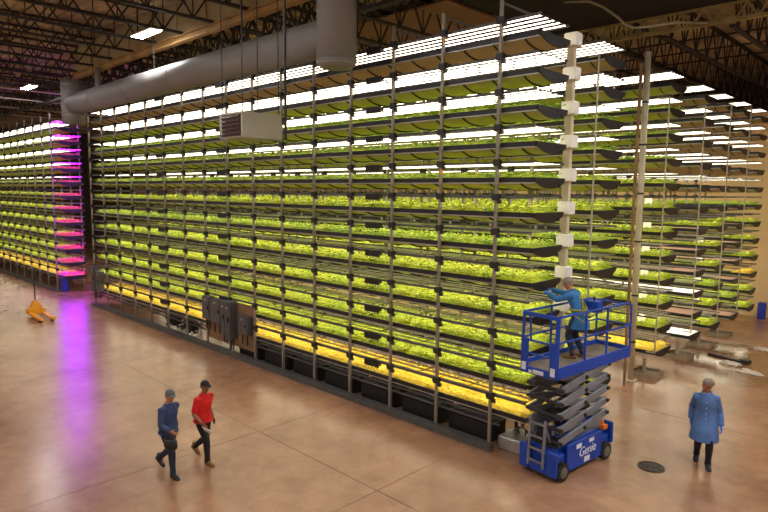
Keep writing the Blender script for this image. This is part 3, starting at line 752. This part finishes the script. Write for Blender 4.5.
def person(name, label, loc, heading, P, wear, S=1.0):
    """local frame: x forward, y to the person's left, z up"""
    t = thing(name, label, 'person', loc, heading)
    t.scale = (S, S, S)
    V = Vector
    hip = V(P['hip']); chest = V(P['chest']); neck = V(P['neck']); head = V(P['head'])
    look = V(P['look']).normalized()
    twist = P.get('twist', 0)
    side = V((-math.sin(twist), math.cos(twist), 0)); fwd = V((math.cos(twist), math.sin(twist), 0))
    J = {}
    for s, n in ((1, 'l'), (-1, 'r')):
        hj = hip + V((0, s * .095, -.02)); an = V(P['ankle_' + n])
        kn, an = ik(hj, an, .44, .43, (1, 0, .05))
        sh = chest + side * (s * .165) + V((0, 0, .065)); wr = V(P['wrist_' + n])
        el, wr = ik(sh, wr, .295, .255, P.get('elbow_' + n, (-1.0, s * .25, -.1)))
        J[n] = (hj, kn, an, sh, el, wr, P.get('toe_' + n, (.97, s * .15, -.1)))
    def legs(b, e, to_foot=True):
        for n in 'lr':
            hj, kn, an = J[n][:3]
            b.tube([hj + V((0, 0, .04)), hj.lerp(kn, .3), kn.lerp(hj, .12), kn, kn.lerp(an, .3), kn.lerp(an, .75), an.lerp(kn, -.06 if e else 0)], [.088 + e, .083 + e, .062 + e, .057 + e, .056 + e, .042 + e, .04 + e * 1.7], 14)
    def torso(b, e, low=0.0, flare=0.0):
        secs = []
        if low: 
            for q, fl_ in ((low, flare), (low * .5, flare * .6)):
                c = hip + V((0, 0, -q)) + (hip - chest) * 0; secs.append((c, side * (.165 + e + fl_), fwd * (.125 + e + fl_ + .045)))
        secs += [(hip + V((0, 0, -.09)), side * ((.165 + flare * .45 if low else .13) + e), fwd * ((.125 + flare * .45 if low else .10) + e)), (hip, side * (.172 + e), fwd * (.122 + e))]
        sp_ = [(.3, .15, .1), (.55, .148, .1), (.8, .162, .115), (1.0, .165, .112)]
        for q, a_, b_ in sp_: secs.append((hip.lerp(chest, q), side * (a_ + e), fwd * (b_ + e)))
        secs += [(chest + V((0, 0, .08)), side * (.14 + e), fwd * (.095 + e)), (chest.lerp(neck, .55), side * (.095 + e), fwd * (.08 + e)), (chest.lerp(neck, .85), side * (.065 + e), fwd * (.062 + e))]
        b.loft(secs, 20)
    def arms(b, e, upto=1.0):
        for n in 'lr':
            sh, el, wr = J[n][3:6]; s = 1 if n == 'l' else -1
            b.tube([sh - side * s * .07 + V((0, 0, .0)), sh, sh.lerp(el, .35), el.lerp(sh, .1)], [.06 + e, .062 + e, .05 + e, .042 + e], 12)
            if upto > .5: b.tube([sh.lerp(el, .9), el, el.lerp(wr, .35), el.lerp(wr, min(.97, upto))], [.042 + e, .041 + e, .042 + e, .03 + e * 1.5], 12)
    def hands(b, e, which='lr'):
        for n in which:
            el, wr = J[n][4:6]; s = 1 if n == 'l' else -1
            d = (V(P['hand_' + n]).normalized() if 'hand_' + n in P else (wr - el).normalized())
            pn = V(P.get('palm_' + n, (0, -s, 0))); pn = (pn - d * d.dot(pn)).normalized(); w = d.cross(pn)   # across the palm
            if w.dot(V((1, 0, 0))) < 0: w = -w
            b.tube([el.lerp(wr, .85), wr], [.03 + e, .027 + e], 10)
            b.loft([(wr - d * .01, w * (.026 + e), pn * (.018 + e)), (wr + d * .04, w * (.04 + e), pn * (.016 + e)), (wr + d * .085, w * (.041 + e), pn * (.013 + e))], 12)
            cur = P.get('curl', .5)
            for q, (off, L_) in enumerate(((.031, .07), (.011, .08), (-.010, .075), (-.030, .058))):
                p0 = wr + d * .078 + w * off; p1 = p0 + (d + pn * .25 * cur).normalized() * L_ * .45
                p2 = p1 + (d + pn * 1.1 * cur).normalized() * L_ * .32; p3 = p2 + (d * .6 + pn * 1.6 * cur).normalized() * L_ * .28
                b.tube([p0, p1, p2, p3], [.0095 + e, .009 + e, .0085 + e, .007 + e], 8)
            p0 = wr + d * .025 + w * .025; p1 = p0 + (w * .8 + d * .6 + pn * .2).normalized() * .04; p2 = p1 + (d + w * .25 + pn * .4).normalized() * .032
            b.tube([p0, p1, p2], [.013 + e, .0105 + e, .008 + e], 8)
    upv = V((0, 0, 1)); hz = (upv - look * look.dot(upv)).normalized()
    if P.get('head_tilt'): hz = (hz + V(P['head_tilt'])).normalized()
    hy = hz.cross(look).normalized(); hr = Matrix((look, hy, hz)).transposed()
    def hp(x, y, z): return head + hr @ V((x, y, z))
    # body: one surface
    b = MB(); torso(b, 0); legs(b, 0); arms(b, 0); hands(b, 0)
    b.tube([chest.lerp(neck, .5), neck, head + hr @ V((-.01, 0, -.05))], [.062, .056, .052], 12)
    b.ball(hp(0, 0, .02), .098, .077, .105, hr, 18, 12); b.ball(hp(.025, 0, -.055), .068, .056, .065, hr, 14, 9)
    b.tube([hp(.088, 0, .015), hp(.108, 0, -.02), hp(.09, 0, -.032)], [.011, .017, .012], 8)
    for s in (-1, 1): b.ball(hp(-.005, s * .077, -.008), .02, .01, .032, hr, 8, 6)
    for n in 'lr':
        an, toe = J[n][2], V(J[n][6]).normalized()
        b.tube([an, an - V((0, 0, .045)) + toe * .03, an - V((0, 0, .045)) + toe * .12], [.036, .034, .024], 10)
    remesh(b, 'body', wear['skin'], t, .0085, 3)
    for s in (-1, 1):
        e = MB(); e.ball(hp(.088, s * .031, .022), .01, .013, .009, hr, 8, 6); e.build('eye', M['eye'], t, True)
    e = MB(); e.ball(hp(.088, 0, -.062), .008, .024, .007, hr, 8, 6); e.build('mouth', M['lip'], t, True)
    # trousers
    b = MB(); b.loft([(hip + V((0, 0, -.13)), side * .15, fwd * .115), (hip, side * .172, fwd * .122), (hip + (chest - hip) * .2, side * .155, fwd * .108)], 18); legs(b, .014)
    remesh(b, 'trousers', wear['trousers'], t, .012, 3)
    # shoes
    for n in 'lr':
        an, toe = J[n][2], V(J[n][6]).normalized(); sd = V((0, 0, 1)).cross(toe).normalized(); u_ = toe.cross(sd)
        b = MB(); q = an - u_ * .055
        b.loft([(q - toe * .075 + u_ * .01, sd * .03, u_ * .035), (q - toe * .05 + u_ * .01, sd * .042, u_ * .05), (q + toe * .04 + u_ * .012, sd * .05, u_ * .058), (q + toe * .12 - u_ * .004, sd * .054, u_ * .042), (q + toe * .185 - u_ * .014, sd * .04, u_ * .026), (q + toe * .205 - u_ * .016, sd * .015, u_ * .014)], 14)
        b.tube([an + V((0, 0, .09)), an - u_ * .03], [.054, .054], 12)
        remesh(b, 'shoe', wear['shoes'], t, .01, 2)
    # upper garment
    b = MB()
    if wear['top'] == 'coat': torso(b, .027, wear.get('low', .42), wear.get('flare', .075)); arms(b, .02, .97)
    else: torso(b, .026, .07, .012); arms(b, .017, wear.get('sleeve', .2))
    remesh(b, wear.get('top_name', 'shirt'), wear['cloth'], t, .013, 4)
    if wear['top'] == 'coat':
        b = MB(); b.tube([chest.lerp(neck, .8) + (fwd * math.cos(a) * .075 + side * math.sin(a) * .08) + V((0, 0, .01 - .03 * math.cos(a))) for a in [i * 6.2832 / 14 for i in range(15)]], .016, 8); b.build('collar', wear['cloth'], t, True)
        b = MB()
        for i in range(5): q = hip.lerp(chest, 1.0 - .3 * i); b.ball(q + fwd * .15, .008, .01, .01, None, 6, 4)
        b.build('button', M['decal'], t)
    if wear.get('gloves'):
        for n in 'lr': b = MB(); hands(b, .004, n); remesh(b, 'glove', M['glove'], t, .0085, 2)
    # hair or head cover
    hw = wear['head']; b = MB()
    if hw == 'net': b.ball(hp(-.012, 0, .035), .112, .093, .108, hr, 16, 9, -.25)
    else: b.ball(hp(-.006, 0, .03), .108, .088, .104, hr, 16, 9, .0)
    if hw == 'net': remesh(b, 'hairnet', M['hairnet'], t, .01, 3)
    else:
        q = MB(); q.ball(hp(-.02, 0, .005), .095, .083, .095, hr, 14, 9, -.5); remesh(q, 'hair', M['hair'], t, .01, 2)
        b.loft([(hp(.06, 0, .045), hr @ V((0, .078, 0)), hr @ V((0, 0, .01))), (hp(.13, 0, .035), hr @ V((0, .066, 0)), hr @ V((0, 0, .007))), (hp(.17, 0, .025), hr @ V((0, .03, 0)), hr @ V((0, 0, .006)))], 12)
        remesh(b, 'cap', wear['capmat'], t, .008, 2)
    return t, J, hip, chest, fwd, side

# man in the blue coat, walking towards the camera and looking up at the racks
hd = math.atan2(-.93, .30)
pA = dict(hip=(0, 0, .93), chest=(.02, 0, 1.28), neck=(.03, 0, 1.48), head=(.05, .0, 1.605), look=(.5, -.85, .18),
          ankle_l=(.13, .09, .085), ankle_r=(-.2, -.10, .13), toe_r=(.9, -.1, -.36), toe_l=(.98, .12, -.02),
          wrist_l=(.06, .27, .84), wrist_r=(-.06, -.24, .86), curl=.7)
person('person', 'person in a blue lab coat and hairnet walking on the open floor, looking up', (-3.6, 13.25, 0), hd, pA,
       dict(skin=M['skin2'], trousers=M['trouser'], shoes=M['shoe'], top='coat', top_name='lab_coat', cloth=M['coat'], gloves=True, head='net'), 1.07)
# worker on the lift, leaning to the trays
pB = dict(hip=(0, 0, .92), chest=(.13, 0, 1.24), neck=(.2, 0, 1.42), head=(.26, 0, 1.515), look=(.9, .1, -.42),
          ankle_l=(.06, .12, .085), ankle_r=(-.06, -.13, .085), toe_l=(.98, .15, 0), toe_r=(.97, -.2, 0),
          wrist_l=(.60, .16, 1.30), wrist_r=(.66, -.12, 1.34), palm_l=(0, 0, -1), palm_r=(0, 0, -1), elbow_l=(-.3, .6, -.5), elbow_r=(-.3, -.6, -.5), curl=.6)
tB, JB, hB, cB, fB, sB = person('person', 'person in blue coat and harness on the lift platform reaching to a tray', (-5.57, 11.44, PZ + .06), math.pi * 1.0 + .12, pB,
       dict(skin=M['skin'], trousers=M['jean'], shoes=M['boot'], top='coat', top_name='work_coat', low=.3, flare=.02, cloth=M['coat2'], gloves=True, head='net'), 1.0)
b = MB()
for s in (-1, 1):
    pts = []
    for q in (0, .35, .7, 1.0, 1.25): pts.append(hB.lerp(cB, q) - fB * (.155 if q < 1.2 else .08) + sB * s * (.15 - .16 * min(q, 1) if q < 1.1 else .09) + Vector((0, 0, .0)))
    b.tube(pts, .022, 6)
    b.tube([hB + sB * s * .2 + fB * .03, hB + sB * s * .15 - fB * .12 + Vector((0, 0, -.12)), hB - fB * .165 + Vector((0, 0, -.16))], .02, 6)
b.tube([hB.lerp(cB, .3) + (fB * math.cos(a) * .15 + sB * math.sin(a) * .2) for a in [i * 6.2832 / 16 for i in range(17)]], .024, 6)
b.build('harness', M['harness'], tB, True)
# red shirt and navy shirt, in mid stride along the rack
pC = dict(hip=(0, 0, .93), chest=(.04, 0, 1.29), neck=(.06, 0, 1.49), head=(.09, 0, 1.605), look=(.97, -.1, -.1),
          ankle_r=(.2, -.08, .085), ankle_l=(-.36, .09, .2), toe_l=(.8, .1, -.55), toe_r=(.99, -.1, .0),
          wrist_l=(.02, .25, .86), wrist_r=(.22, -.23, .93), curl=.8, twist=-.05)
hC = math.atan2(.22, .95)
tC, JC, *_ = person('person', 'person in a red shirt and black cap walking, holding a white paper', (-10.98, 5.95, 0), hC, pC,
       dict(skin=M['skin2'], trousers=M['trouser'], shoes=M['boot'], top='shirt', cloth=M['redcloth'], sleeve=.2, head='cap', capmat=M['blackcap']), 1.0)
pD = dict(hip=(0, 0, .93), chest=(.03, 0, 1.29), neck=(.05, 0, 1.49), head=(.08, 0, 1.605), look=(.95, -.25, -.12),
          ankle_r=(.2, -.08, .085), ankle_l=(-.4, .09, .2), toe_l=(.78, .1, -.58), toe_r=(.99, -.1, .0),
          wrist_l=(-.06, .24, .87), wrist_r=(.32, -.2, 1.0), curl=.8)
tD, JD, *_ = person('person', 'person in a navy shirt and grey cap walking, carrying a black bag', (-10.93, 5.18, 0), hC, pD,
       dict(skin=M['skin'], trousers=M['jean'], shoes=M['shoe'], top='shirt', cloth=M['navy'], sleeve=.97, head='cap', capmat=M['greycap']), 1.0)
bpy.context.view_layer.update()
# white paper in the red-shirted walker's hand, black bag in the other's
wr = tC.matrix_world @ JC['r'][5]
b = MB(); b.box(-.06, .2, -.012, .0, -.14, .02); o = b.build('paper_sheet', M['paper']); o.location = wr + Vector((.06, .03, -.08)); o.rotation_euler = (R(35), R(12), R(15))
tag(o, 'white folded paper in the hand of the person in red', 'paper')
wr = tD.matrix_world @ JD['r'][5]
t = thing('tool_bag', 'black soft bag carried by the person in the navy shirt', 'bag', (wr.x + .02, wr.y - .02, wr.z - .34), hC)
b = MB(); b.loft([((0, 0, .03), (.14, 0, 0), (0, .08, 0)), ((0, 0, .07), (.16, 0, 0), (0, .1, 0)), ((0, 0, .18), (.155, 0, 0), (0, .09, 0)), ((0, 0, .21), (.12, 0, 0), (0, .06, 0))], 16); b.build('body', M['black'], t, True)
b = MB(); b.tube([(-.12, 0, .2), (-.07, 0, .28), (0, 0, .3), (.07, 0, .28), (.12, 0, .2)], .012, 6); b.build('handle', M['dark'], t)

# ------------------------------------------------------------------ light and view
wd = bpy.data.worlds.new('world'); scene.world = wd; wd.use_nodes = True
bg = wd.node_tree.nodes['Background']; bg.inputs['Color'].default_value = (1.0, .80, .60, 1); bg.inputs['Strength'].default_value = .5
scene.view_settings.view_transform = 'Standard'; scene.view_settings.look = 'None'
scene.view_settings.exposure = 0.3; scene.view_settings.gamma = 1.0; scene.view_settings.use_curve_mapping = False
scene.cycles.max_bounces = 6; scene.cycles.diffuse_bounces = 4; scene.cycles.glossy_bounces = 3; scene.cycles.sample_clamp_indirect = 6.0
scene.cycles.use_denoising = True; scene.cycles.use_light_tree = True
